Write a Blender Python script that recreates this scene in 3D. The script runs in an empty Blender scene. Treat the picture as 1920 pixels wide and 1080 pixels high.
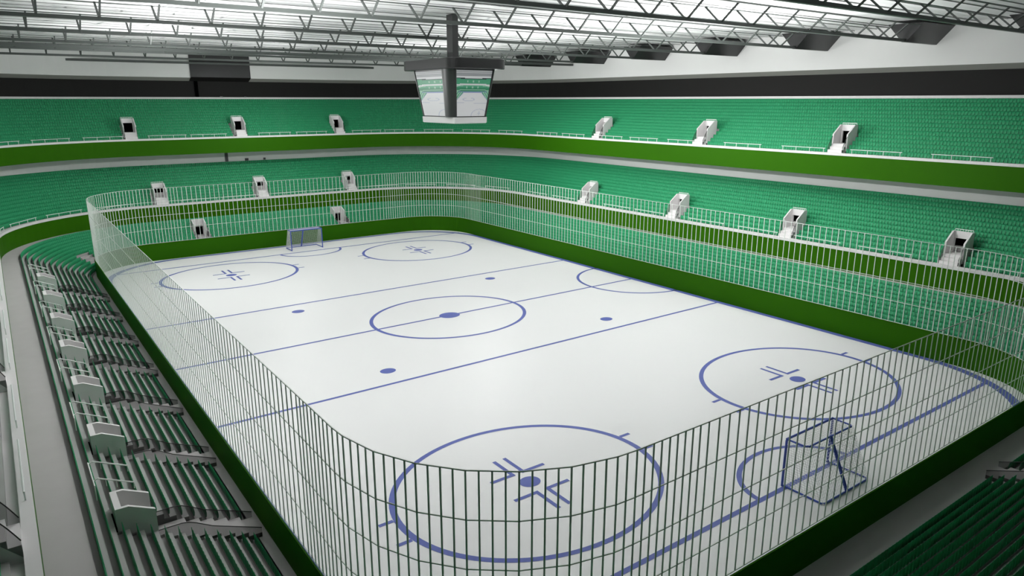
import bpy, math, random
import numpy as np
from mathutils import Vector, Matrix
random.seed(7)
COL = bpy.context.scene.collection
PI = math.pi
OX, OY = 0.2, 0.2            # centre of the arena building
CA, CB = 23.4, 10.9          # half sizes of the core rectangle the rings are drawn around

# ------------------------------------------------------------------ materials
def mat(name, col, rough=0.6, metal=0.0, spec=0.5, noise=0.0, nscale=3.0, alpha=None, emit=None, estr=0.0, bump=0.0):
    m = bpy.data.materials.new(name); m.use_nodes = True
    nt = m.node_tree; b = nt.nodes['Principled BSDF']
    b.inputs['Base Color'].default_value = (*col, 1)
    b.inputs['Roughness'].default_value = rough
    b.inputs['Metallic'].default_value = metal
    b.inputs['Specular IOR Level'].default_value = spec
    if noise > 0 or bump > 0:
        tc = nt.nodes.new('ShaderNodeTexCoord'); n = nt.nodes.new('ShaderNodeTexNoise')
        n.inputs['Scale'].default_value = nscale; n.inputs['Detail'].default_value = 4
        nt.links.new(tc.outputs['Object'], n.inputs['Vector'])
    if noise > 0:
        r = nt.nodes.new('ShaderNodeMapRange')
        r.inputs['To Min'].default_value = 1 - noise; r.inputs['To Max'].default_value = 1 + noise
        nt.links.new(n.outputs['Fac'], r.inputs['Value'])
        mx = nt.nodes.new('ShaderNodeMix'); mx.data_type = 'RGBA'; mx.blend_type = 'MULTIPLY'; mx.inputs['Factor'].default_value = 1
        mx.inputs[6].default_value = (*col, 1)
        nt.links.new(r.outputs['Result'], mx.inputs[7]); nt.links.new(mx.outputs[2], b.inputs['Base Color'])
    if bump > 0:
        bp = nt.nodes.new('ShaderNodeBump'); bp.inputs['Strength'].default_value = bump
        nt.links.new(n.outputs['Fac'], bp.inputs['Height']); nt.links.new(bp.outputs['Normal'], b.inputs['Normal'])
    if alpha is not None:
        b.inputs['Alpha'].default_value = alpha
    if emit:
        b.inputs['Emission Color'].default_value = (*emit, 1); b.inputs['Emission Strength'].default_value = estr
    return m
M = dict(
    ice=mat('ice', (0.80, 0.80, 0.80), 0.42, spec=0.25, noise=0.012, nscale=0.25),
    blue=mat('blue_line_paint', (0.105, 0.135, 0.41), 0.5, spec=0.25),
    fascia=mat('green_fascia_paint', (0.030, 0.130, 0.002), 0.55, spec=0.06),
    board=mat('green_board_plastic', (0.024, 0.110, 0.002), 0.6, spec=0.05),
    seat=mat('green_seat_plastic', (0.025, 0.31, 0.132), 0.5, spec=0.28),
    conc=mat('grey_concrete', (0.50, 0.48, 0.48), 0.8, spec=0.2, noise=0.06, nscale=1.2),
    terr=mat('grey_terrace_concrete', (0.45, 0.44, 0.435), 0.8, spec=0.15, noise=0.06, nscale=1.2),
    white=mat('white_paint', (0.78, 0.76, 0.76), 0.6, spec=0.3, noise=0.02),
    wall=mat('white_wall_paint', (0.80, 0.80, 0.79), 0.8, spec=0.2, noise=0.015, nscale=0.6),
    lip=mat('grey_trim', (0.40, 0.40, 0.37), 0.7, spec=0.2),
    black=mat('black_wall', (0.017, 0.0165, 0.016), 0.6, spec=0.12),
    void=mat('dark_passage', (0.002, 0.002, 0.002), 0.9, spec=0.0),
    steel=mat('dark_green_grey_steel', (0.075, 0.085, 0.08), 0.45, metal=0.25, spec=0.5),
    panel=mat('dark_sheet_metal', (0.05, 0.05, 0.051), 0.32, metal=0.6, spec=0.5),
    fence=mat('pale_fence_metal', (0.66, 0.70, 0.66), 0.45, spec=0.4),
    rail=mat('white_rail_metal', (0.86, 0.88, 0.86), 0.35, spec=0.5),
    smoke=mat('smoked_glass', (0.012, 0.014, 0.014), 0.12, spec=0.5, alpha=0.56),
    glassedge=mat('glass_edge_trim', (0.01, 0.01, 0.01), 0.4),
    deck=mat('white_roof_deck', (0.86, 0.86, 0.86), 0.5, spec=0.3),
    purlin=mat('grey_purlin', (0.45, 0.45, 0.45), 0.6),
    goalblue=mat('blue_goal_pipe', (0.045, 0.085, 0.42), 0.35, spec=0.5),
    net=mat('white_goal_net', (0.75, 0.75, 0.75), 0.8),
    jdark=mat('black_scoreboard_shell', (0.03, 0.03, 0.031), 0.35, metal=0.3, spec=0.5),
    jgrey=mat('grey_scoreboard_column', (0.06, 0.06, 0.062), 0.4, metal=0.3, spec=0.5),
)
def scr(name, col, s=0.30):
    return mat('screen_' + name, tuple(c * 0.45 for c in col), 0.4, spec=0.4, emit=col, estr=s)
SM = [scr('white', (0.86, 0.86, 0.88)), scr('grey', (0.30, 0.31, 0.33)), scr('lightgrey', (0.5, 0.52, 0.54)), scr('dark', (0.03, 0.04, 0.05)),
      scr('seat', (0.06, 0.30, 0.16)), scr('palegreen', (0.42, 0.66, 0.52)), scr('green', (0.10, 0.42, 0.24)), scr('blue', (0.30, 0.36, 0.62)), scr('mark', (0.62, 0.65, 0.76))]

# ------------------------------------------------------------------ mesh helpers
class MB:
    def __init__(s): s.v = []; s.f = []; s.mi = []
    def quad(s, a, b, c, d, mi=0):
        n = len(s.v); s.v += [tuple(a), tuple(b), tuple(c), tuple(d)]; s.f.append((n, n+1, n+2, n+3)); s.mi.append(mi)
    def poly(s, pts, mi=0):
        n = len(s.v); s.v += [tuple(p) for p in pts]; s.f.append(tuple(range(n, n+len(pts)))); s.mi.append(mi)
    def hexa(s, p, mi=0):           # 8 corners: bottom 4 (ccw), top 4
        n = len(s.v); s.v += [tuple(q) for q in p]
        for f in ((0,3,2,1), (4,5,6,7), (0,1,5,4), (1,2,6,5), (2,3,7,6), (3,0,4,7)):
            s.f.append(tuple(n+i for i in f)); s.mi.append(mi)
    def box(s, x0, x1, y0, y1, z0, z1, mi=0):
        s.hexa([(x0,y0,z0),(x1,y0,z0),(x1,y1,z0),(x0,y1,z0),(x0,y0,z1),(x1,y0,z1),(x1,y1,z1),(x0,y1,z1)], mi)
    def bar(s, a, b, w, h=None, mi=0, up=(0,0,1)):     # rectangular bar from a to b
        h = h or w; a = Vector(a); b = Vector(b); d = (b-a).normalized(); u = Vector(up)
        if abs(d.dot(u)) > 0.98: u = Vector((1,0,0))
        r = d.cross(u).normalized() * (w/2); u = r.cross(d).normalized() * (h/2)
        s.hexa([a-r-u, a+r-u, b+r-u, b-r-u, a-r+u, a+r+u, b+r+u, b-r+u], mi)
    def tube(s, pts, r, n=8, mi=0):                    # round pipe through points
        pts = [Vector(p) for p in pts]; rings = []
        for i, p in enumerate(pts):
            d = (pts[min(i+1, len(pts)-1)] - pts[max(i-1, 0)]).normalized()
            u = Vector((0,0,1)) if abs(d.z) < 0.95 else Vector((1,0,0))
            a = d.cross(u).normalized(); b = a.cross(d).normalized(); base = len(s.v)
            for k in range(n):
                t = 2*PI*k/n; s.v.append(tuple(p + a*(r*math.cos(t)) + b*(r*math.sin(t))))
            rings.append(base)
        for q in range(len(rings)-1):
            for k in range(n):
                s.f.append((rings[q]+k, rings[q]+(k+1) % n, rings[q+1]+(k+1) % n, rings[q+1]+k)); s.mi.append(mi)
        s.f.append(tuple(rings[0]+k for k in reversed(range(n)))); s.mi.append(mi)
        s.f.append(tuple(rings[-1]+k for k in range(n))); s.mi.append(mi)
    def build(s, name, mats, parent=None, smooth=False):
        me = bpy.data.meshes.new(name); me.from_pydata(s.v, [], s.f)
        for m in (mats if isinstance(mats, (list, tuple)) else [mats]): me.materials.append(m)
        if any(s.mi): me.polygons.foreach_set('material_index', s.mi)
        if smooth: me.polygons.foreach_set('use_smooth', [True]*len(s.f))
        me.update()
        o = bpy.data.objects.new(name, me); COL.objects.link(o)
        if parent: o.parent = parent
        return o
def tag(o, label=None, cat=None, group=None, kind=None):
    if label: o['label'] = label
    if cat: o['category'] = cat
    if group: o['group'] = group
    if kind: o['kind'] = kind
    return o
def empty(name, loc=(0,0,0), rz=0):
    o = bpy.data.objects.new(name, None); COL.objects.link(o); o.location = loc; o.rotation_euler = (0,0,rz); o.empty_display_size = 0.3
    return o
KIDS = {}
def kids(o): return [c for c in bpy.data.objects if c.parent == o]
def copy_tree(o, parent=None, children=None):
    c = o.copy(); COL.objects.link(c); c.parent = parent
    for ch in (children if children is not None else kids(o)): copy_tree(ch, c, [])
    return c
def structure(o, label=None, cat=None): return tag(o, label, cat, kind='structure')

# ------------------------------------------------------------------ rings round the rink
# a station is (cx, cy, nx, ny): the point at distance s is c + n*s
def side(name, t):
    return {'R': (t, -CB, 0, -1), 'L': (t, CB, 0, 1), 'F': (CA, t, 1, 0), 'N': (-CA, t, -1, 0)}[name]
CORN = {'FL': (CA, CB, 0), 'NL': (-CA, CB, 90), 'NR': (-CA, -CB, 180), 'FR': (CA, -CB, 270)}
SIDELEN = {'R': CA, 'L': CA, 'F': CB, 'N': CB}
def corner(name, deg):
    cx, cy, a0 = CORN[name]; a = math.radians(a0 + deg)
    return (cx, cy, math.cos(a), math.sin(a))
def at(st, s, z=0.0): return (OX + st[0] + st[2]*s, OY + st[1] + st[3]*s, z)
def segs(which, gaps=None, n=22):
    """polylines of stations round the rings, cut open at the gaps = {side or corner: [(t0, t1)]}"""
    out = []
    for w in which:
        if w in SIDELEN:
            L = SIDELEN[w]; cuts = sorted((gaps or {}).get(w, [])); a = -L; spans = []
            for g0, g1 in cuts: spans.append((a, g0)); a = g1
            spans.append((a, L))
            for s0, s1 in spans:
                if s1 - s0 > 1e-3:
                    k = [side(w, s0), side(w, s1)]
                    out.append(k if w in ('R', 'F') else k[::-1])
        else:
            a = 0.0; spans = []
            for g0, g1 in sorted((gaps or {}).get(w, [])): spans.append((a, g0)); a = g1
            spans.append((a, 90.0))
            for s0, s1 in spans:
                if s1 - s0 > 0.05:
                    m = max(1, round(n*(s1-s0)/90)); out.append([corner(w, s0+(s1-s0)*i/m) for i in range(m+1)])
    return out
ALL = ['R', 'FR', 'F', 'FL', 'L', 'NL', 'N', 'NR']
UPPER = ['NR', 'R', 'FR', 'F', 'FL', 'L']
def sweep(mb, polys, prof, mi=0, close_ends=False):
    for pl in polys:
        base = len(mb.v); m = len(prof)
        for st in pl:
            for (s, z) in prof: mb.v.append(at(st, s, z))
        for i in range(len(pl)-1):
            for j in range(m-1):
                a = base + i*m + j; mb.f.append((a, a+m, a+m+1, a+1)); mb.mi.append(mi)
        if close_ends:
            mb.f.append(tuple(base + j for j in range(m))); mb.mi.append(mi)
            mb.f.append(tuple(base + (len(pl)-1)*m + j for j in reversed(range(m)))); mb.mi.append(mi)

# ------------------------------------------------------------------ tiers
P = 0.346
TIER = {
    'lower': dict(n=13, s1=6.85, p=P, z1=0.25, rise=0.168, where=ALL),
    'mid':   dict(n=13, s1=12.92, p=P, z1=3.90, rise=0.258, where=ALL),
    'upper': dict(n=14, s1=14.98, p=0.338, z1=9.98, rise=0.262, where=UPPER),
}
HW = 0.575
# stairway blocks: (side, t) in building coordinates
VOM = {
    'lower': [('L', x - OX) for x in (16.1, 10.56, 4.9, -0.6, -6.22, -11.75, -17.3)] + [('F', 7.45), ('F', -6.55), ('N', -5.6)],
    'mid':   [('R', x - OX) for x in (13.48, 2.11, -8.84, -20.0)] + [('F', 9.9), ('F', 0.25), ('F', -9.55)] + [('L', x - OX) for x in (13.48, 2.3, -8.84, -20.6)],
    'upper': [('R', x - OX) for x in (14.03, 1.47, -10.72)] + [('F', 11.5), ('F', 1.3), ('F', -9.4)],
}
BOX = {   # s of: stair foot, landing edge, box front, box rear, and heights
    'lower': dict(foot=6.55, land=8.55, f=9.42, b=10.42, zf=0.25, zl=1.10, zr=2.62, steps=5),
    'mid':   dict(foot=12.47, land=12.98, f=12.98, b=14.12, zf=3.98, zl=4.56, zr=5.86, steps=2),
    'upper': dict(foot=14.57, land=15.08, f=15.08, b=16.25, zf=10.06, zl=10.66, zr=11.95, steps=2),
}
def srow(T, k): return T['s1'] + (k-1)*T['p']
def gaps_for(tier, s):
    B = BOX[tier]; g = {}
    if s < B['b'] + 0.12:
        for sd, t in VOM[tier]:
            g.setdefault(sd, []).append((t-HW, t+HW))
    L = {k: [(max(a, -SIDELEN[k]), min(b, SIDELEN[k])) for a, b in v if a < SIDELEN[k] and b > -SIDELEN[k]] for k, v in g.items()}
    for a, b in g.get('F', []):      # a block that reaches into the far left corner
        if b > CB:
            lo = math.degrees(math.asin(max(0.0, (a-CB))/s)); hi = math.degrees(math.asin((b-CB)/s)); L.setdefault('FL', []).append((lo, hi))
    return L

for tier, T in TIER.items():
    mb = MB()
    for k in range(1, T['n']+1):
        s = srow(T, k); r0 = s - 0.18; r1 = r0 + T['p']; z = T['z1'] + (k-1)*T['rise']
        zp = z - T['rise'] if k > 1 else T['z1'] - 0.15
        sweep(mb, segs(T['where'], gaps_for(tier, s)), [(r0, zp - 0.09), (r0, z), (s + 0.012, z), (s + 0.02, z - 0.09), (r1, z - 0.09)])  # recess behind each seat row is added to shade that strip
        # short steps seen at both ends of each gap
        for sd, gl in gaps_for(tier, s).items():
            if sd not in SIDELEN: continue
            for g0, g1 in gl:
                for g in (g0, g1):
                    st = side(sd, g)
                    mb.quad(at(st, r0, z-0.9), at(st, r1, z-0.9), at(st, r1, z), at(st, r0, z))
    o = mb.build('floor_' + tier + '_terrace', M['terr'])
    structure(o, {'lower': 'stepped grey concrete terrace under the lowest seat rows', 'mid': 'stepped concrete terrace under the middle seat tier',
                  'upper': 'stepped concrete terrace under the top seat tier'}[tier], 'terrace')

# lower walkway, front aisle
WALKZ = 2.42
mb = MB()
sl = srow(TIER['lower'], 13) + 0.166
sweep(mb, segs(ALL), [(sl, TIER['lower']['z1'] + 12*TIER['lower']['rise'] - 0.09), (sl, WALKZ), (12.2, WALKZ)])
structure(mb.build('floor_walkway', M['conc']), 'grey concrete walkway round the back of the lowest tier', 'walkway')
BHL, BHW, BR = 29.0, 17.2, 5.05
def board_pt(name, deg, off):
    a0 = {'FL': 0, 'NL': 90, 'NR': 180, 'FR': 270}[name]; a = math.radians(a0+deg)
    sx = 1 if name[0] == 'F' else -1; sy = 1 if name[1] == 'L' else -1
    return (OX + sx*(BHL-BR) + math.cos(a)*(BR+off), OY + sy*(BHW-BR) + math.sin(a)*(BR+off))
def board_loop(off, n=16):
    out = []
    for c in ('FL', 'NL', 'NR', 'FR'):
        for i in range(n+1): out.append((board_pt(c, 90*i/n, off), corner(c, 90*i/n)))
    return out
mb = MB(); lp = board_loop(0.04)
for i in range(len(lp)):
    (p0, s0), (p1, s1) = lp[i], lp[(i+1) % len(lp)]
    mb.quad((*p0, 0.25), (*p1, 0.25), at(s1, 6.75, 0.25), at(s0, 6.75, 0.25))
structure(mb.build('floor_aisle', M['conc']), 'grey concrete aisle between the rink boards and the front seat row', 'aisle')

# ice with painted markings
mb = MB()
mb.poly([(*p, 0.0) for p, _ in board_loop(0.02)], 0)
ZI = 0.006
def pring(cx, cy, rx, ry, wx, wy, a0=0, a1=360, n=96, z=ZI):
    for i in range(n):
        t0 = math.radians(a0 + (a1-a0)*i/n); t1 = math.radians(a0 + (a1-a0)*(i+1)/n)
        c0, s0, c1, s1 = math.cos(t0), math.sin(t0), math.cos(t1), math.sin(t1)
        mb.quad((cx+(rx-wx/2)*c0, cy+(ry-wy/2)*s0, z), (cx+(rx+wx/2)*c0, cy+(ry+wy/2)*s0, z),
                (cx+(rx+wx/2)*c1, cy+(ry+wy/2)*s1, z), (cx+(rx-wx/2)*c1, cy+(ry-wy/2)*s1, z), 1)
def pdisc(cx, cy, rx, ry, z=ZI+0.002, n=40):
    mb.poly([(cx+rx*math.cos(2*PI*i/n), cy+ry*math.sin(2*PI*i/n), z) for i in range(n)], 1)
def prect(x0, x1, y0, y1, z=ZI): mb.quad((x0,y0,z), (x1,y0,z), (x1,y1,z), (x0,y1,z), 1)
pring(0, 0, 4.42, 5.17, 0.20, 0.24); pdisc(0, 0, 0.60, 0.70)
for x in (-8.336, 0, 8.336): prect(x-0.09, x+0.09, -16.9, 16.9, ZI+0.001)
for gx in (-25.60, 25.27):
    prect(gx-0.10, gx+0.10, -16.4 if gx > 0 else -15.9, 16.4 if gx > 0 else 15.9, ZI+0.001)
    d = 1 if gx < 0 else -1
    pring(gx, -0.12, 2.15, 2.82, 0.18, 0.22, -90 if d > 0 else 90, 90 if d > 0 else 270, 48)
for sx in (-1, 1):
    for sy in (-1, 1):
        pdisc(sx*6.6457, sy*7.7386, 0.36, 0.42)
        cx, cy = sx*19.8214, sy*8.5; pring(cx, cy, 4.37, 5.18, 0.20, 0.24); pdisc(cx, cy, 0.36, 0.42)
        for ax in (-1, 1):
            for ay in (-1, 1):
                x0, y0 = cx+ax*0.66, cy+ay*0.24
                xs = sorted((x0, cx+ax*2.0)); prect(xs[0], xs[1], y0-0.08, y0+0.08, ZI+0.001)
                ys = sorted((y0-ay*0.08, cy+ay*1.24)); prect(*sorted((x0, x0+ax*0.16)), ys[0], ys[1], ZI+0.003)
            for ay in (-1, 1):
                x0 = cx+ax*0.66; ys = sorted((cy+ay*5.25, cy+ay*5.78)); prect(x0-0.08, x0+0.08, ys[0], ys[1], ZI+0.001)
pring(0.0, -17.05, 4.40, 4.55, 0.20, 0.22, 0, 180, 64)
# border stripe inside the boards
def rr(hx, hy, R, n=14):
    out = []
    for sx, sy, a0 in ((1,1,0), (-1,1,90), (-1,-1,180), (1,-1,270)):
        for i in range(n+1):
            a = math.radians(a0+90*i/n); out.append((0.05 + sx*(hx-R)+math.cos(a)*R, 0.03 + sy*(hy-R)+math.sin(a)*R))
    return out
A, B_ = rr(28.55, 16.62, 6.4), rr(28.95, 17.07, 6.7)
for i in range(len(A)):
    j = (i+1) % len(A); mb.quad((*A[i], ZI), (*B_[i], ZI), (*B_[j], ZI), (*A[j], ZI), 1)
structure(mb.build('floor', [M['ice'], M['blue']]), 'white ice sheet with blue hockey lines and circles', 'ice')

# boards
mb = MB(); a = board_loop(0.0); b = board_loop(0.05)
for i in range(len(a)):
    j = (i+1) % len(a); p, q, r, s = a[i][0], a[j][0], b[j][0], b[i][0]
    mb.quad((*p,-0.02), (*q,-0.02), (*q,1.53), (*p,1.53)); mb.quad((*p,1.53), (*q,1.53), (*r,1.53), (*s,1.53)); mb.quad((*s,1.53), (*r,1.53), (*r,-0.02), (*s,-0.02))
tag(mb.build('rink_boards', M['board']), 'continuous dark green boards enclosing the white ice', 'rink boards')

# ------------------------------------------------------------------ fence on the boards
fence = empty('rink_fence', (OX, OY, 1.55))
tag(fence, 'tall pale metal bar fence standing on the green rink boards', 'fence')
FZ0, FZ1 = 1.55, 6.28
FH, FW, FR = 29.0-0.04, 17.2-0.02, 4.95
path = []
for sx, sy, a0 in ((1,1,0), (-1,1,90), (-1,-1,180), (1,-1,270)):
    angs = [0.0] + [6.43 + 12.857*i for i in range(7)] + [90.0]
    path += [(sx*(FH-FR)+math.cos(math.radians(a0+t))*FR, sy*(FW-FR)+math.sin(math.radians(a0+t))*FR) for t in angs]
posts = []
for i in range(len(path)):
    p, q = Vector(path[i]), Vector(path[(i+1) % len(path)]); L = (q-p).length
    d = (q-p)/L
    if L < 2: n = 2 if L < 0.8 else 4; ts = [k/n*L for k in range(n)]
    else:
        dense = 2.4; ts = []; u = 0
        while u < dense-0.13: ts.append(u); u += 0.262
        n = max(1, round((L-2*dense)/0.388)); st = (L-2*dense)/n
        ts += [dense + k*st for k in range(n)]
        u = L-dense
        while u < L-0.1: ts.append(u); u += 0.262
    for u in ts: posts.append((p + d*u, math.atan2(d.y, d.x)))
cam_xy = Vector((-38.5211-OX, 22.8713-OY))
def in_front(pt):   # roughly inside the picture's field
    v = Vector(pt)-cam_xy; a = math.degrees(math.atan2(v.y, v.x)); return -74 < a < 2
posts.sort(key=lambda p: (0 if in_front(p[0]) and (p[0]-cam_xy).length > 11 else 1, (p[0]-cam_xy).length))
pm = MB(); pm.box(-0.020, 0.020, -0.011, 0.011, 0, FZ1-FZ0)
post0 = pm.build('fence_post', M['fence'], fence)
for i, (p, a) in enumerate(posts[:100]):
    o = post0 if i == 0 else post0.copy()
    if i: COL.objects.link(o); o.parent = fence
    o.location = (p.x, p.y, 0); o.rotation_euler = (0, 0, a)
mb = MB()
for p, a in posts[100:]:
    c, s = math.cos(a)*0.020, math.sin(a)*0.020; c2, s2 = math.cos(a)*0.010, math.sin(a)*0.010
    q = [(p.x-c+s2, p.y-s-c2), (p.x+c+s2, p.y+s-c2), (p.x+c-s2, p.y+s+c2), (p.x-c-s2, p.y-s+c2)]
    mb.hexa([(*k, 0) for k in q] + [(*k, FZ1-FZ0) for k in q])
tag(mb.build('fence_posts', M['fence'], fence), kind='stuff')
for z in (0.0, 1.19, 2.39, 3.58, FZ1-FZ0):
    mb = MB(); r = 0.026
    for i in range(len(path)):
        p, q = Vector(path[i]), Vector(path[(i+1) % len(path)]); d = (q-p).normalized()*0.012
        mb.bar((*(p-d), z), (*(q+d), z), 0.022, 0.026)
    mb.build('fence_rail', M['fence'], fence)

# ------------------------------------------------------------------ fascias, curbs, soffit, walls
def ring_struct(name, which, prof, m, label, cat='wall'):
    mb = MB(); sweep(mb, segs(which), prof); return structure(mb.build(name, m), label, cat)
ring_struct('wall_lower_fascia', ALL, [(12.2, WALKZ), (12.2, 3.80)], M['fascia'], 'bright green band below the middle seat tier')
ring_struct('trim_1', ALL, [(12.2, 3.80), (12.17, 3.80), (12.17, 3.99), (12.47, 3.99), (12.47, 3.75), (12.74, 3.75)], M['white'], 'white kerb in front of the middle seat tier', 'trim')
zb = TIER['mid']['z1'] + 12*TIER['mid']['rise']
ring_struct('wall_rear', UPPER, [(17.24, zb-0.3), (17.24, 8.46)], M['wall'], 'pale wall behind the last row of the middle tier')
ring_struct('ceiling_overhang', UPPER, [(17.24, 8.46), (14.3, 8.46)], M['wall'], 'underside of the overhanging top tier', 'ceiling')
ring_struct('wall_upper_fascia', UPPER, [(14.3, 8.46), (14.3, 9.90)], M['fascia'], 'bright green band below the top seat tier')
ring_struct('trim_2', UPPER, [(14.3, 9.90), (14.27, 9.90), (14.27, 10.07), (14.57, 10.07), (14.57, 9.83), (14.82, 9.83)], M['white'], 'white kerb in front of the top seat tier', 'trim')
ring_struct('trim_3', UPPER, [(19.50, 13.2), (19.50, 13.94), (19.92, 13.94)], M['white'], 'thin white ledge behind the top seat row', 'trim')
ring_struct('wall_black', ALL, [(19.90, 13.90), (19.90, 15.56)], M['black'], 'black wall band above the top seat tier')
ring_struct('trim_4', ALL, [(19.90, 15.56), (19.0, 15.88)], M['lip'], 'grey sloping ledge under the white wall', 'trim')
ring_struct('wall_white', ALL, [(19.0, 15.88), (19.0, 18.62)], M['wall'], 'white wall band under the roof')
ring_struct('wall_outer', ['NL', 'N'], [(17.24, 3.0), (19.9, 6.0), (19.9, 13.9)], M['black'], 'dark end wall behind the near stand')

# roof deck with purlins
mb = MB()
X0, X1, Y0, Y1 = -43.6, 43.6, -31.2, 31.2
ZD = 18.55
nx = int((X1-X0)/0.85)*8
for i in range(nx):   # shallow wavy sheet running across the hall
    xa = X0 + (X1-X0)*i/nx; xb = X0 + (X1-X0)*(i+1)/nx
    za = ZD + 0.012*math.cos(2*PI*i/8); zb_ = ZD + 0.012*math.cos(2*PI*(i+1)/8)
    mb.quad((xa, Y0, za), (xb, Y0, zb_), (xb, Y1, zb_), (xa, Y1, za), 0)
x = X0 + 0.3
while x < X1:
    mb.box(x-0.02, x+0.02, Y0, Y1, ZD-0.05, ZD+0.03, 1); x += 1.65
structure(mb.build('ceiling', [M['deck'], M['purlin']]), 'white corrugated roof deck with thin purlins', 'ceiling')

# ------------------------------------------------------------------ roof trusses: inverted triangle section, spanning the hall
TZB, TZT, THW = 17.24, 18.14, 1.0
YE, YS = 29.9, 25.7
def make_truss(z0=0.0):
    root = empty('roof_truss')
    m = MB(); m.box(-0.11, 0.11, -YS-0.1, YS+0.1, TZB-0.0, TZB+0.17); m.build('bottom_chord', M['steel'], root)
    for sx in (-1, 1):
        m = MB(); m.box(sx*THW-0.10, sx*THW+0.10, -YS-0.1, YS+0.1, TZT, TZT+0.03); m.build('top_chord', M['steel'], root)
    m = MB()
    for sy in (-1, 1):
        m = MB(); y0, y1 = sy*YS, sy*YE
        pr = [(-THW-0.12, TZT+0.2), (-0.12, TZB-0.02), (0.12, TZB-0.02), (THW+0.12, TZT+0.2)]
        for i in range(4):
            a_, b_ = pr[i], pr[(i+1) % 4]
            m.quad((a_[0], y0, a_[1]), (b_[0], y0, b_[1]), (b_[0], y1, b_[1]), (a_[0], y1, a_[1]))
        m.poly([(p[0], y0, p[1]) for p in pr]); m.poly([(p[0], y1, p[1]) for p in reversed(pr)])
        m.build('end_panel', M['panel'], root)
    # V frames: one leg to each top chord
    nodes = [-24.0, -22.5] + [-20.02 + 2.502*i for i in range(17)] + [22.5, 24.0]
    for sx in (-1, 1):
        m = MB(); m.bar((0.05*sx, 0, TZB+0.10), (sx*THW, 0, TZT+0.02), 0.085, 0.075); b0 = m.build('web_brace', M['steel'], root)
        for q, y in enumerate(nodes):
            o = b0
            if q: o = b0.copy(); COL.objects.link(o); o.parent = root
            o.location = (0, y, 0)
    return root
TX = [(-21.3, 0.0), (-14.4, 0.0), (-6.6, 0.0), (1.6, 0.0), (9.7, 0.0), (18.0, 0.0), (26.5, 0.0), (35.0, 0.0)]
TL = ['first roof truss from the near end, with wide zigzag braces', 'second roof truss from the near end', 'third roof truss from the near end, short of the hanging scoreboard',
      'roof truss right above the hanging scoreboard', 'first roof truss beyond the hanging scoreboard', 'second roof truss beyond the hanging scoreboard',
      'third roof truss beyond the hanging scoreboard', 'roof truss closest to the far end wall']
tr0 = make_truss(); ch0 = kids(tr0)
for i, (x, dz) in enumerate(TX):
    t = tr0 if i == 0 else copy_tree(tr0, None, ch0)
    t.location = (x, OY, 0)
    tag(t, 'dark steel ' + TL[i], 'roof truss', 'roof trusses spanning the hall')
mb = MB(); mb.box(42.0, 42.24, -28.0, 28.0, 17.2, 17.4)
structure(mb.build('beam_eaves', M['steel']), 'dark steel eaves beam along the far end wall', 'beam')
mb = MB(); mb.box(22.6, 22.85, -29.6, 29.9, 17.2, 17.42)
structure(mb.build('beam_cross', M['steel']), 'plain dark cross beam between the far trusses', 'beam')

# ------------------------------------------------------------------ seats
SW = 0.0965
prof = [(-0.026, 0.03), (-0.036, 0.14), (-0.028, 0.19), (-0.008, 0.36), (0.006, 0.36), (0.010, 0.0), (-0.010, 0.0)]
WF = [0.90, 0.93, 0.96, 1.0, 1.0, 0.86, 0.86]
tv = []; tf = []
us = [-SW, -SW+0.016, SW-0.016, SW]; NP = len(prof)
for iu, u in enumerate(us):
    inner = iu in (1, 2)
    for j, (s, z) in enumerate(prof):
        ds = 0.012 if inner and j in (2, 3) else 0.0
        dz = 0.0
        tv.append((s+ds, u*WF[j], z+dz))
for iu in range(3):
    for j in range(NP):
        a = iu*NP + j; b = iu*NP + (j+1) % NP; tf.append((a, b, b+NP, a+NP))
tf.append(tuple(reversed(range(NP)))); tf.append(tuple(3*NP + j for j in range(NP)))
tv = np.array(tv)
def seat_rows():
    """every seat: (x, y, z, angle, tier, row, zone)"""
    out = []; w = 0.208
    for tier, T in TIER.items():
        which = T['where'] if tier != 'mid' else ['NR', 'R', 'FR', 'F', 'FL', 'L', 'NL']
        for k in range(1, T['n']+1):
            s = srow(T, k); z = T['z1'] + (k-1)*T['rise']; gp = gaps_for(tier, s)
            for wch in which:
                if wch in SIDELEN:
                    L = SIDELEN[wch]; nn = int(2*L/w); st = 2*L/nn
                    for i in range(nn):
                        t = -L + (i+0.5)*st
                        if any(g0-0.12 < t < g1+0.12 for g0, g1 in gp.get(wch, [])): continue
                        q = side(wch, t); x, y, _ = at(q, s); out.append((x, y, z, math.atan2(q[3], q[2]), tier, k, wch, st/w))
                else:
                    arc = s*PI/2; nn = int(arc/w)
                    for i in range(nn):
                        q = corner(wch, 90*(i+0.5)/nn); x, y, _ = at(q, s)
                        if any(g0-0.4 < 90*(i+0.5)/nn < g1+0.4 for g0, g1 in gp.get(wch, [])): continue
                        if tier == 'lower' and wch == 'FL' and 46.5 < 90*(i+0.5)/nn < 57.5 and k < 7: continue
                        out.append((x, y, z, math.atan2(q[3], q[2]), tier, k, wch, arc/nn/w))
    return out
seats = seat_rows()
CAM = Vector((-38.5211, 22.8713, 13.6236)); YAW, PIT, FPX = -0.6273, -0.2581, 1333.33
fw = Vector((math.cos(PIT)*math.cos(YAW), math.cos(PIT)*math.sin(YAW), math.sin(PIT))); rt = Vector((math.sin(YAW), -math.cos(YAW), 0)); up = rt.cross(fw)
def px(p):
    d = Vector(p)-CAM; dd = d.dot(fw)
    return (960+FPX*d.dot(rt)/dd, 540-FPX*d.dot(up)/dd, dd) if dd > 0.1 else (-1e5, -1e5, 1)
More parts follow.
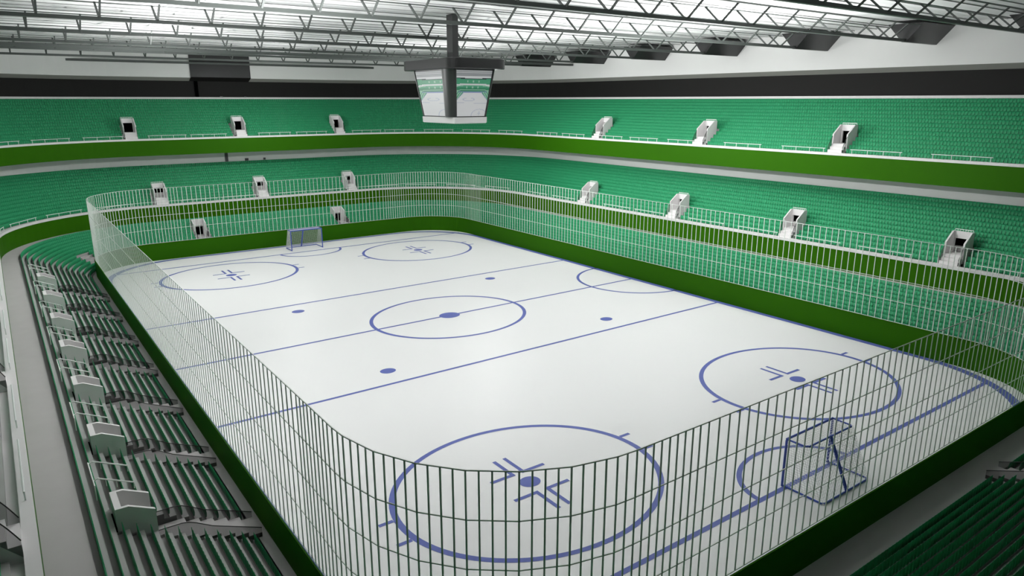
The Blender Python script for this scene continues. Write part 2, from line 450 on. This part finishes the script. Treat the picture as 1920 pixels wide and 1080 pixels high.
def size_key(s):
    x, y, d = px((s[0], s[1], s[2]+0.2))
    vis = 4 < x < 1916 and 4 < y < 1076
    if s[4] == 'mid' and s[6] in ('L', 'NL', 'NR', 'N'): vis = vis and x < 14
    if s[4] == 'mid' and s[6] == 'NR': vis = False
    return (0 if vis else 1, d)
order = sorted(range(len(seats)), key=lambda i: size_key(seats[i]))
near = set(order[:300])
me = bpy.data.meshes.new('stadium_seat'); me.from_pydata([tuple(v) for v in tv], [], tf); me.materials.append(M['seat']); me.update()
ORD = ['', 'first', 'second', 'third', 'fourth', 'fifth', 'sixth', 'seventh', 'eighth', 'ninth', 'tenth', 'eleventh', 'twelfth', 'thirteenth', 'fourteenth']
ZN = {'L': 'on the long left side', 'N': 'behind the near goal', 'NL': 'in the near left corner', 'NR': 'in the near right corner', 'R': 'on the long right side', 'F': 'at the far end', 'FL': 'in the far left corner', 'FR': 'in the far right corner'}
first = True
for i in order[:300]:
    x, y, z, a, tier, k, zone, sc = seats[i]
    o = bpy.data.objects.new('stadium_seat', me); COL.objects.link(o); o.location = (x, y, z); o.rotation_euler = (0, 0, a); o.scale = (1, sc, 1)
    g = f'{ORD[k]} row of {tier} tier seats {ZN[zone]}'
    tag(o, f'green seat in the {ORD[k]} {tier} tier row from the ice, {ZN[zone]}', 'seat', g)
def seat_mass(idx, name, label):
    A = np.array([[seats[i][0], seats[i][1], seats[i][2], seats[i][3], seats[i][7]] for i in idx])
    c, s = np.cos(A[:,3])[:,None], np.sin(A[:,3])[:,None]
    lx = tv[:,0][None,:]; ly = tv[:,1][None,:]*A[:,4][:,None]
    V = np.stack([A[:,0][:,None]+lx*c-ly*s, A[:,1][:,None]+lx*s+ly*c, A[:,2][:,None]+tv[:,2][None,:]+0*c], 2).reshape(-1, 3)
    n = len(idx); nv = len(tv)
    loops = np.concatenate([np.array(f) for f in tf]); tot = np.array([len(f) for f in tf])
    L = (loops[None,:] + (np.arange(n)*nv)[:,None]).ravel(); totals = np.tile(tot, n); starts = np.concatenate([[0], np.cumsum(totals)[:-1]])
    m = bpy.data.meshes.new(name); m.vertices.add(n*nv); m.vertices.foreach_set('co', V.astype(np.float32).ravel())
    m.loops.add(len(L)); m.loops.foreach_set('vertex_index', L.astype(np.int32))
    m.polygons.add(len(totals)); m.polygons.foreach_set('loop_start', starts.astype(np.int32)); m.polygons.foreach_set('loop_total', totals.astype(np.int32))
    m.materials.append(M['seat']); m.update(calc_edges=True); m.validate()
    o = bpy.data.objects.new(name, m); COL.objects.link(o); tag(o, label, 'seats', kind='stuff')
seat_mass([i for i in range(len(seats)) if i not in near], 'stadium_seats', 'thousands of green seats filling all three tiers round the rink')

# ------------------------------------------------------------------ stairway blocks (vomitories)
ROT = {'R': -PI/2, 'L': PI/2, 'F': 0.0, 'N': PI}
def make_stairway(tier):
    """local frame: +x is outward (s), y along the side; origin at the stair foot"""
    B = BOX[tier]; T = TIER[tier]; root = empty('stairway_block')
    s0 = B['foot']; z0 = B['zf']; sl = T['rise']/T['p']
    F, R, LND = B['f']-s0, B['b']-s0, B['land']-s0; zl = B['zl']-z0; zr = B['zr']-z0
    flat = 0.34; zf = zr - (R-flat-F)*sl
    th = 0.10
    for sy in (-1, 1):
        y0, y1 = sorted((sy*HW, sy*(HW-th))); m = MB()
        # wall with sloping top; its foot follows the landing
        pr = [(F, -0.0+zl-0.5), (R, zl-0.5), (R, zr), (R-flat, zr), (F, zf)]
        m.poly([(p[0], y0, p[1]) for p in pr]); m.poly([(p[0], y1, p[1]) for p in reversed(pr)])
        for i in range(len(pr)):
            a_, b_ = pr[i], pr[(i+1) % len(pr)]
            m.quad((a_[0], y1, a_[1]), (b_[0], y1, b_[1]), (b_[0], y0, b_[1]), (a_[0], y0, a_[1]))
        m.build('side_wall', M['white'], root)
    # rear wall with an opening
    m = MB(); dh = 0.86 if tier != 'lower' else 0.9; dw = HW-th-0.03
    m.box(R-0.17, R, -HW+th, HW-th, zl+dh, zr)
    for sy in (-1, 1):
        y0, y1 = sorted((sy*(HW-th), sy*dw)); m.box(R-0.17, R, y0, y1, zl-0.05, zl+dh)
    m.build('rear_wall', M['white'], root)
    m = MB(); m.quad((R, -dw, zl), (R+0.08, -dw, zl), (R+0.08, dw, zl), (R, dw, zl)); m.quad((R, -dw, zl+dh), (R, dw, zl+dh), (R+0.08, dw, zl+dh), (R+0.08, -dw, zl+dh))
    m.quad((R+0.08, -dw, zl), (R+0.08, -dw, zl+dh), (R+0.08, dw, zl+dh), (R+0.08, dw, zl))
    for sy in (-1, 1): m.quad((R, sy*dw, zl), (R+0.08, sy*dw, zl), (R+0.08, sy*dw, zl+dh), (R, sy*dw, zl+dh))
    m.build('doorway', M['void'], root)  # shallow recess in near-black; the passage's darkness is put into the colour
    # landing and steps
    m = MB(); m.box(LND, R, -HW+0.02, HW-0.02, zl-0.35, zl); m.build('landing', M['white' if tier != 'lower' else 'conc'], root)
    m = MB(); n = B['steps']; d = LND/n
    for i in range(n):
        m.box(i*d, LND, -HW+0.05, HW-0.05, (zl/(n+1))*i - (0.25 if i == 0 else 0), (zl/(n+1))*(i+1))
    m.build('steps', M['white' if tier != 'lower' else 'conc'], root)
    # smoked glass sides
    for sy in (-1, 1):
        m = MB(); y = sy*(HW-0.03); gh = 0.42 if tier == 'lower' else 0.46
        pts = []
        x_end = F+0.0; N = 14
        for i in range(N+1):
            x = x_end*(1-i/N)
            gz = zl if x > LND else zl*(x/max(LND, 0.01))
            ht = gh if tier != 'lower' else (gh if x > LND+0.25 else gh*(0.62 + 0.38*max(0, (x-LND+0.6)/0.85)) if x > LND-0.6 else gh*0.62)
            if tier != 'lower': ht = gh*(0.55+0.45*math.sin(PI/2*min(1, x/max(x_end, .01)*1.25)))
            pts.append((x, gz-0.12, gz+ht+0.06))
        for i in range(N):
            a_, b_ = pts[i], pts[i+1]
            m.quad((a_[0], y, a_[1]), (b_[0], y, b_[1]), (b_[0], y, b_[2]), (a_[0], y, a_[2]))
        g = m.build('glass_side', M['smoke'], root)
        m = MB()
        m.tube([(p[0], y, p[2]) for p in pts], 0.014, 6)
        m.build('glass_edge', M['glassedge'], g)
    # little guard rail on the rear wall
    m = MB(); zr2 = zr+0.11
    m.tube([(R-0.08, -HW+0.05, zr2), (R-0.08, HW-0.05, zr2)], 0.022, 6)
    for i in range(8):
        y = -HW+0.06 + (2*HW-0.12)*i/7; m.tube([(R-0.08, y, zr-0.01), (R-0.08, y, zr2)], 0.014, 5)
    if tier != 'lower': m.build('guard_rail', M['rail'], root)
    return root
NTH = ['nearest', 'second', 'third', 'fourth', 'fifth', 'sixth', 'farthest']
def label_vom(tier, sd, t):
    ts = sorted(x for s2, x in VOM[tier] if s2 == sd)
    nm = {'lower': 'lowest', 'mid': 'middle', 'upper': 'top'}[tier]
    if sd in ('L', 'R'):
        i = ts.index(t); n = len(ts); w = 'farthest one' if i == n-1 else ('nearest one' if i == 0 else CW[i] + ' from near end')
        return f'{"grey" if tier == "lower" else "white"} stairway block, {nm} tier, long {"left" if sd == "L" else "right"} side, {w}'
    if sd == 'F':
        ts = ts[::-1]; i = ts.index(t)
        w = {3: ['on the left', 'in the middle', 'on the right'], 2: ['left of the goal', 'right of the goal']}[len(ts)][i]
        return f'white stairway block, {nm} tier, behind the far goal, {w}'
    return f'dim stairway block in the {nm} tier behind the near goal'
CW = ['first', 'second', 'third', 'fourth', 'fifth', 'sixth', 'seventh', 'eighth', 'ninth', 'tenth', 'eleventh', 'twelfth']
for tier in VOM:
    r0 = make_stairway(tier); c0 = kids(r0); sub = {c: kids(c) for c in c0}
    for i, (sd, t) in enumerate(VOM[tier]):
        if i == 0: r = r0
        else:
            r = r0.copy(); COL.objects.link(r)
            for c in c0:
                d = c.copy(); COL.objects.link(d); d.parent = r
                for g in sub[c]: e = g.copy(); COL.objects.link(e); e.parent = d
        q = side(sd, t); r.location = at(q, BOX[tier]['foot'], BOX[tier]['zf']); r.rotation_euler = (0, 0, ROT[sd])
        tag(r, label_vom(tier, sd, t), 'stairway', {'lower': 'stairway blocks of the lowest tier', 'mid': 'stairway blocks of the middle tier', 'upper': 'stairway blocks of the top tier'}[tier])
# corner steps at the far left
q = corner('FL', 52); mb = MB()
for i in range(6): mb.box(i*0.3, 1.9, -0.5, 0.5, -0.1, 0.14*(i+1))
o = mb.build('corner_steps', M['conc']); o.location = at(q, 6.8, 0.27); o.rotation_euler = (0, 0, math.atan2(q[3], q[2]))
tag(o, 'grey concrete steps in the far left corner of the lowest tier', 'steps')

# U shaped guard rails between the blocks of the left lower tier
def make_u():
    r = empty('guard_rail'); x0, x1, hy = 0.0, 1.02, 0.62
    m = MB(); m.tube([(1.02, -hy-0.02, 0.50), (1.02, hy+0.42, 0.50)], 0.022, 6); m.tube([(1.02, hy+0.42, 0.50), (1.02, hy+0.42, 0.05)], 0.02, 6); m.build('end_bar', M['rail'], r)
    for sy in (-1, 1):
        m = MB(); m.tube([(1.02, sy*hy, 0.46), (0.90, sy*hy, 0.52), (0.0, sy*hy, 0.10), (0.0, sy*hy, -0.10)], 0.022, 6)
        b = m.build('side_bar', M['rail'], r)
        m = MB()
        for k in range(3): x = 0.18+0.26*k; z = 0.10+0.42*x/0.9; m.tube([(x, sy*hy, z), (x, sy*hy, z-0.22)], 0.012, 5)
        m.build('bracket', M['rail'], b)
    return r
u0 = make_u(); uc = kids(u0); us_ = {c: kids(c) for c in uc}
U_T = [(v[1]+1.62) for v in VOM['lower'] if v[0] == 'L']
for i, t in enumerate(sorted(U_T)):
    if i == 0: r = u0
    else:
        r = u0.copy(); COL.objects.link(r)
        for c in uc:
            d = c.copy(); COL.objects.link(d); d.parent = r
            for g in us_[c]: e = g.copy(); COL.objects.link(e); e.parent = d
    q = side('L', t); r.location = at(q, 9.72, 2.42); r.rotation_euler = (0, 0, PI/2)
    tag(r, f'white U shaped rail over the left lowest seats, {"farthest" if i == 6 else NTH[i]}{"" if i in (0, 6) else " from the near end"}', 'guard rail', 'U shaped rails over the left lower seats')

# low rails on the two white kerbs
def make_kerb_rail(L, n):
    r = empty('kerb_rail'); m = MB(); m.tube([(0, -L/2, 0.27), (0, L/2, 0.27)], 0.024, 6); m.build('top_bar', M['rail'], r)
    for i in range(n):
        y = -L/2+0.12 + (L-0.24)*i/(n-1); m = MB(); m.tube([(0, y, 0), (0, y, 0.27)], 0.02, 6); m.build('rail_post', M['rail'], r)
    return r
kr = make_kerb_rail(3.5, 4); krc = kids(kr); used = False
SIDEW = {'R': 'long right side', 'F': 'far end', 'L': 'long left side', 'FR': 'far right corner', 'FL': 'far left corner', 'NR': 'near right corner'}
CW = ['first', 'second', 'third', 'fourth', 'fifth', 'sixth', 'seventh', 'eighth', 'ninth', 'tenth', 'eleventh', 'twelfth']
def kerb_rails(tier, s, z, spots):
    global used
    cnt = {}
    for sd, v in spots:
        q = side(sd, v) if sd in SIDELEN else corner(sd, v)
        if not used: r = kr; used = True
        else: r = copy_tree(kr, None, krc)
        r.location = at(q, s, z); r.rotation_euler = (0, 0, math.atan2(q[3], q[2]))
        i = cnt.get(sd, 0); cnt[sd] = i+1
        tag(r, f'low white rail on the {"middle" if tier == "mid" else "top"} tier kerb, {SIDEW[sd]}, {CW[i]} in line', 'kerb rail', f'low rails on the {"middle" if tier == "mid" else "top"} tier kerb')
kerb_rails('upper', 14.42, 10.07, [('R', x-OX) for x in (-19.0, -13.7, -8.35, -3.1, 2.9, 7.5, 11.9, 17.2, 21.4)] + [('FR', a) for a in (15, 33, 51, 69, 84)] +
           [('F', y) for y in (-6.0, -2.0, 4.6, 8.4)] + [('FL', a) for a in (12, 30, 48, 66)])
kerb_rails('mid', 12.32, 3.99, [('R', x-OX) for x in (-23.2, -16.2, -11.45, -6.6, -1.8, 4.4, 8.4, 16.0, 20.4)] + [('FR', a) for a in (16, 38, 60, 80)] +
           [('F', y) for y in (-6.4, -2.4, 2.8, 6.6)] + [('FL', a) for a in (15, 36, 57, 78)] + [('L', x-OX) for x in (-17.0, -12.0, -6.0, -1.0, 5.6, 10.0, 16.5)])

# ------------------------------------------------------------------ goals
def make_goal():
    r = empty('hockey_goal'); W, H, DT, DB = 1.49, 1.86, 0.80, 1.62; R_ = 0.045
    for sy in (-1, 1):
        m = MB(); m.tube([(0, sy*W, 0.0), (0, sy*W, H-0.05), (0, sy*(W-0.02), H-0.01)], R_, 10); m.build('goal_post', M['goalblue'], r)
    m = MB(); m.tube([(0, -W, H), (0, W, H)], R_, 10); m.build('crossbar', M['goalblue'], r)
    m = MB(); m.tube([(0, -W, H), (-DT*0.9, -W+0.02, H), (-DT, -W+0.12, H), (-DT, W-0.12, H), (-DT*0.9, W-0.02, H), (0, W, H)], 0.035, 8); m.build('top_frame', M['goalblue'], r)
    m = MB(); m.tube([(0, -W, 0.035), (-DB*0.95, -W, 0.035), (-DB, -W+0.1, 0.035), (-DB, W-0.1, 0.035), (-DB*0.95, W, 0.035), (0, W, 0.035)], 0.035, 8); m.build('base_frame', M['goalblue'], r)
    m = MB(); m.tube([(-DT, 0, H), (-DB, 0, 0.05)], 0.06, 10); m.build('rear_brace', M['goalblue'], r)
    m = MB(); w = 0.004
    def P_(fz, fy):   # back sheet point
        return (-(DB + (DT-DB)*fz), -W + 2*W*fy, 0.04 + (H-0.04)*fz)
    ny, nz = 30, 20
    for i in range(ny+1): m.bar(P_(0, i/ny), P_(1, i/ny), w*2, w*2)
    for j in range(nz+1): m.bar(P_(j/nz, 0), P_(j/nz, 1), w*2, w*2)
    for sy in (-1, 1):
        for j in range(nz+1):
            z = 0.04 + (H-0.04)*j/nz; m.bar((0, sy*W, z), (-(DB+(DT-DB)*j/nz), sy*W, z), w*2, w*2)
        for i in range(1, 12):
            f = i/12; m.bar((-DB*f, sy*W, 0.04), (-DT*f, sy*W, H), w*2, w*2)
    for i in range(ny+1): y = -W+2*W*i/ny; m.bar((0, y, H), (-DT, y, H), w*2, w*2)
    for i in range(1, 8): m.bar((-DT*i/8, -W, H), (-DT*i/8, W, H), w*2, w*2)
    m.build('goal_net', M['net'], r)
    return r
g0 = make_goal(); gk = kids(g0)
g1 = copy_tree(g0, None, gk)
g0.location = (-25.46, -0.27, 0.006); g0.rotation_euler = (0, 0, 0)
g1.location = (26.25, -0.2, 0.006); g1.rotation_euler = (0, 0, PI)
tag(g0, 'blue framed hockey goal at the near end, seen from behind through the fence', 'hockey goal', 'hockey goals')
tag(g1, 'blue framed hockey goal at the far end, facing the camera', 'hockey goal', 'hockey goals')

# ------------------------------------------------------------------ hanging scoreboard
JX, JY = -0.30, -0.47
jb = empty('hanging_scoreboard', (JX, JY, 12.3)); tag(jb, 'black four sided scoreboard with screens hanging over centre ice', 'scoreboard')
def rrect(hx, hy, r, z, n=8):
    out = []
    for sx, sy, a0 in ((1,1,0), (-1,1,90), (-1,-1,180), (1,-1,270)):
        for i in range(n+1):
            a_ = math.radians(a0+90*i/n); out.append((sx*(hx-r)+math.cos(a_)*r, sy*(hy-r)+math.sin(a_)*r, z))
    return out
def loft(rings, caps=True):
    m = MB(); n = len(rings[0])
    for rg in rings: m.v += rg
    for i in range(len(rings)-1):
        for k in range(n):
            m.f.append((i*n+k, i*n+(k+1) % n, (i+1)*n+(k+1) % n, (i+1)*n+k)); m.mi.append(0)
    if caps: m.f.append(tuple(reversed(range(n)))); m.mi.append(0); m.f.append(tuple((len(rings)-1)*n+k for k in range(n))); m.mi.append(0)
    return m
loft([rrect(3.02, 1.92, 0.65, 3.06), rrect(3.05, 1.95, 0.65, 3.09), rrect(3.05, 1.95, 0.65, 3.60), rrect(3.02, 1.92, 0.65, 3.63)]).build('rim', M['jdark'], jb)
loft([rrect(1.88, 1.08, 0.05, 0.0), rrect(1.92, 1.12, 0.05, 0.04), rrect(1.94, 1.13, 0.05, 0.36)]).build('bottom_plate', M['white'], jb)
HB, HT = (1.84, 1.05, 0.36), (2.34, 1.36, 3.06)
loft([rrect(HB[0], HB[1], 0.02, HB[2], 1), rrect(HT[0], HT[1], 0.02, HT[2], 1)]).build('core', M['jdark'], jb)
for sx in (-1, 1):
    for sy in (-1, 1):
        m = MB(); 
        cb = Vector((sx*(HB[0]-0.50), sy*(HB[1]-0.04), HB[2])); ct = Vector((sx*(HT[0]-0.62), sy*(HT[1]-0.04), HT[2])); n = 28
        big = sx*sy < 0
        if not big: cb = Vector((sx*(HB[0]-0.02), sy*(HB[1]-0.02), HB[2])); ct = Vector((sx*(HT[0]-0.02), sy*(HT[1]-0.02), HT[2]))
        for c_, rx, ry in (((cb, 0.54, 0.26), (ct, 0.68, 0.32)) if big else ((cb, 0.09, 0.07), (ct, 0.10, 0.08))):
            for k in range(n): t = 2*PI*k/n; m.v.append((c_.x+rx*math.cos(t), c_.y+ry*math.sin(t), c_.z))
        for k in range(n): m.f.append((k, (k+1) % n, n+(k+1) % n, n+k)); m.mi.append(0)
        m.build('corner_post', M['jgrey'], jb, smooth=True)
def picture(u, v):
    """material index of the view shown on a screen; u 0..1 across, v 0..1 up"""
    c = abs(u-0.5)*2; dip = 0.035*c**3
    if v > 0.865+dip*0.4: return (2, 1, 2, 0)[int(v*110) % 4]
    if v > 0.825+dip*0.4: return 0
    if v > 0.808+dip*0.4: return 3
    if v > 0.715-dip: return 5 if (0.735 < v < 0.775 and any(abs(u-k) < 0.017 for k in (0.35, 0.5, 0.65))) else 6
    if v > 0.685-dip: return 0
    if v > 0.665-dip: return 5
    if v > 0.590-dip: return 5 if (0.615 < v < 0.65 and any(abs(u-k) < 0.017 for k in (0.33, 0.49, 0.64))) else (6 if int(v*160) % 2 else 4)
    if v > 0.575-dip: return 5
    if v > 0.530-dip*0.6 and c < 0.80: return 4 if v > 0.545 else 7
    top = 0.53 - max(0.0, (c-0.50))*0.42      # rink outline, rounded far corners
    edge = 0.60 + (0.53-v)*1.9
    if v > top or c > edge + 0.05: return 5 if int((c*0.6+v)*26) % 2 else 6
    if v > top-0.012 or c > edge: return 7
    r1 = ((u-0.40)/0.17)**2 + ((v-0.37)/0.035)**2
    if 0.72 < r1 < 1.2: return 8
    r2 = ((u-0.76)/0.25)**2 + ((v-0.02)/0.135)**2
    if 0.88 < r2 < 1.08: return 8
    if abs(u-0.76) < 0.010 and abs(v-0.065) < 0.05 or abs(v-0.065) < 0.010 and abs(u-0.76) < 0.05: return 8
    if abs(v-0.30+0.02*u) < 0.004: return 8
    return 0
def screen(ax, sg):
    m = MB(); NU, NV = 96, 72; e = 0.015
    def pt(u, v):
        z = HB[2] + (HT[2]-HB[2])*(0.02+0.96*v); f = (z-HB[2])/(HT[2]-HB[2])
        hx = HB[0]+(HT[0]-HB[0])*f + e; hy = HB[1]+(HT[1]-HB[1])*f + e
        if ax == 'x': return (sg*hx, -sg*hy*(2*u-1)*0.985, z)
        return (sg*hx*(2*u-1)*0.985, sg*hy, z)
    for i in range(NU+1):
        for j in range(NV+1): m.v.append(pt(1-i/NU if ax == 'x' else 1-i/NU, j/NV))
    for i in range(NU):
        for j in range(NV):
            a_ = i*(NV+1)+j; m.f.append((a_, a_+NV+1, a_+NV+2, a_+1)); m.mi.append(picture((i+0.5)/NU, (j+0.5)/NV))
    o = m.build('screen', SM, jb)
    o['label'] = 'lit screen showing a view of the empty arena'
for ax in 'xy':
    for sg in (-1, 1): screen(ax, sg)
m = MB(); m.box(-0.33, 0.33, -0.20, 0.20, 3.6, 18.5-12.3); m.build('hanging_column', M['jgrey'], jb)

# ------------------------------------------------------------------ small dark things on the far end walls
FX = OX + CA
m = MB(); m.box(FX+18.86, FX+18.96, -1.15, 4.9, 15.9, 18.45)
o = m.build('wall_screen', M['panel']); tag(o, 'dark blank screen hung high on the far end wall', 'screen')
m = MB(); m.poly([(FX+18.8, -1.15, 15.93), (FX+18.8, 4.9, 15.93), (FX+19.78, 4.9, 15.58), (FX+19.78, -1.15, 15.58)])
m.poly([(FX+18.8, -1.15, 15.90), (FX+19.78, -1.15, 15.55), (FX+19.78, 4.9, 15.55), (FX+18.8, 4.9, 15.90)])
m.build('lower_dark_sheet', M['black'], o)  # thin dark sheet over the sloping grey ledge below the screen
m = MB(); m.box(FX+19.70, FX+19.86, 4.1, 4.42, 13.94, 15.55); structure(m.build('pillar_upper', M['void']), 'thin black upright on the black far wall', 'pillar')
m = MB(); m.box(FX+17.14, FX+17.23, 2.45, 2.75, 7.38, 8.45); structure(m.build('pillar_middle', M['jgrey']), 'thin grey upright behind the middle tier at the far end', 'pillar')
for (xx, y, z, w, h, lb) in ((17.16, 0.55, 7.40, 0.34, 0.22, 'small dark box behind the middle tier at the far end, beside the upright'), (17.16, -1.35, 7.40, 0.2, 0.20, 'tiny dark box behind the middle tier at the far end'),
                         (19.55, 4.2, 13.94, 0.25, 0.12, None), (19.55, 1.9, 13.94, 0.3, 0.1, 'small grey box on the top ledge at the far end, left'), (19.55, -0.6, 13.94, 0.2, 0.1, 'small grey box on the top ledge at the far end, right')):
    if not lb: continue
    m = MB(); m.box(FX+xx-0.07, FX+xx+0.07, y-w/2, y+w/2, z-0.02, z+h); m.box(FX+xx-0.08, FX+xx-0.07, y-w/3, y+w/3, z+h*0.2, z+h*0.8)
    tag(m.build('junction_box', M['jgrey']), lb, 'box')

# ------------------------------------------------------------------ lights
LIGHTS = [   # unseen added lamps, fitted for brightness: x, y, z, watts, aim point, cone
    (-12, 9, 14, 416, (-12, 24, 3), 110),
    (0, 9, 14, 416, (0, 24, 3), 110),
    (12, 9, 14, 416, (12, 24, 3), 110),
    (-12, -8, 12, 3525, (-12, -27, 11), 130),
    (8, -8, 12, 5772, (8, -27, 11), 130),
    (-17, -8, 16.9, 751, (-17, -8, 0), 100),
    (-17, 8, 16.9, 751, (-17, 8, 0), 100),
    (-8, -8, 16.9, 751, (-8, -8, 0), 100),
    (-8, 8, 16.9, 751, (-8, 8, 0), 100),
    (-4, -18, 13, 838, None, 0),
    (16, -14, 13, 1423, None, 0),
    (16, 12, 13, 2536, None, 0),
    (30, 0, 13, 1167, None, 0),
    (22, -12, 11, 2910, (22, -12, 18), 150),
    (22, 12, 11, 2910, (22, 12, 18), 150),
    (5, -12, 11, 5031, (5, -12, 18), 150),
    (5, 12, 11, 5031, (5, 12, 18), 150),
    (-10, -12, 11, 13011, (-10, -12, 18), 150),
    (-10, 12, 11, 13011, (-10, 12, 18), 150),
    (-19, -9, 16.9, 650, (-19, -9, 0), 84),
    (-19, 7, 16.9, 250, (-19, 7, 0), 84),
]
for (x, y, z, w, aim, cone) in LIGHTS:
    l = bpy.data.lights.new('added_lamp', 'SPOT' if aim else 'POINT'); l.energy = w; l.shadow_soft_size = 0.0; l.color = (1, 1, 1)
    o = bpy.data.objects.new('added_lamp', l); COL.objects.link(o); o.location = (x, y, z)
    if aim:
        l.spot_size = math.radians(cone); l.spot_blend = 1.0
        o.rotation_euler = (Vector(aim)-Vector((x, y, z))).to_track_quat('-Z', 'Y').to_euler()
w = bpy.data.worlds.new('world'); bpy.context.scene.world = w; w.use_nodes = True
w.node_tree.nodes['Background'].inputs['Color'].default_value = (1, 1, 1, 1); w.node_tree.nodes['Background'].inputs['Strength'].default_value = 0.0

# ------------------------------------------------------------------ camera
cd = bpy.data.cameras.new('camera'); cam = bpy.data.objects.new('camera', cd); COL.objects.link(cam)
cd.sensor_width = 36; cd.lens = 36*FPX/1920; cd.clip_end = 300; cd.clip_start = 0.1
Rm = Matrix(((rt.x, up.x, -fw.x), (rt.y, up.y, -fw.y), (rt.z, up.z, -fw.z))).to_4x4()
cam.matrix_world = Matrix.Translation(CAM) @ Rm
sc = bpy.context.scene; sc.camera = cam
sc.view_settings.view_transform = 'Standard'; sc.view_settings.look = 'None'; sc.view_settings.gamma = 1; sc.view_settings.exposure = 0.0
sc.cycles.max_bounces = 8; sc.cycles.diffuse_bounces = 4; sc.cycles.transparent_max_bounces = 16
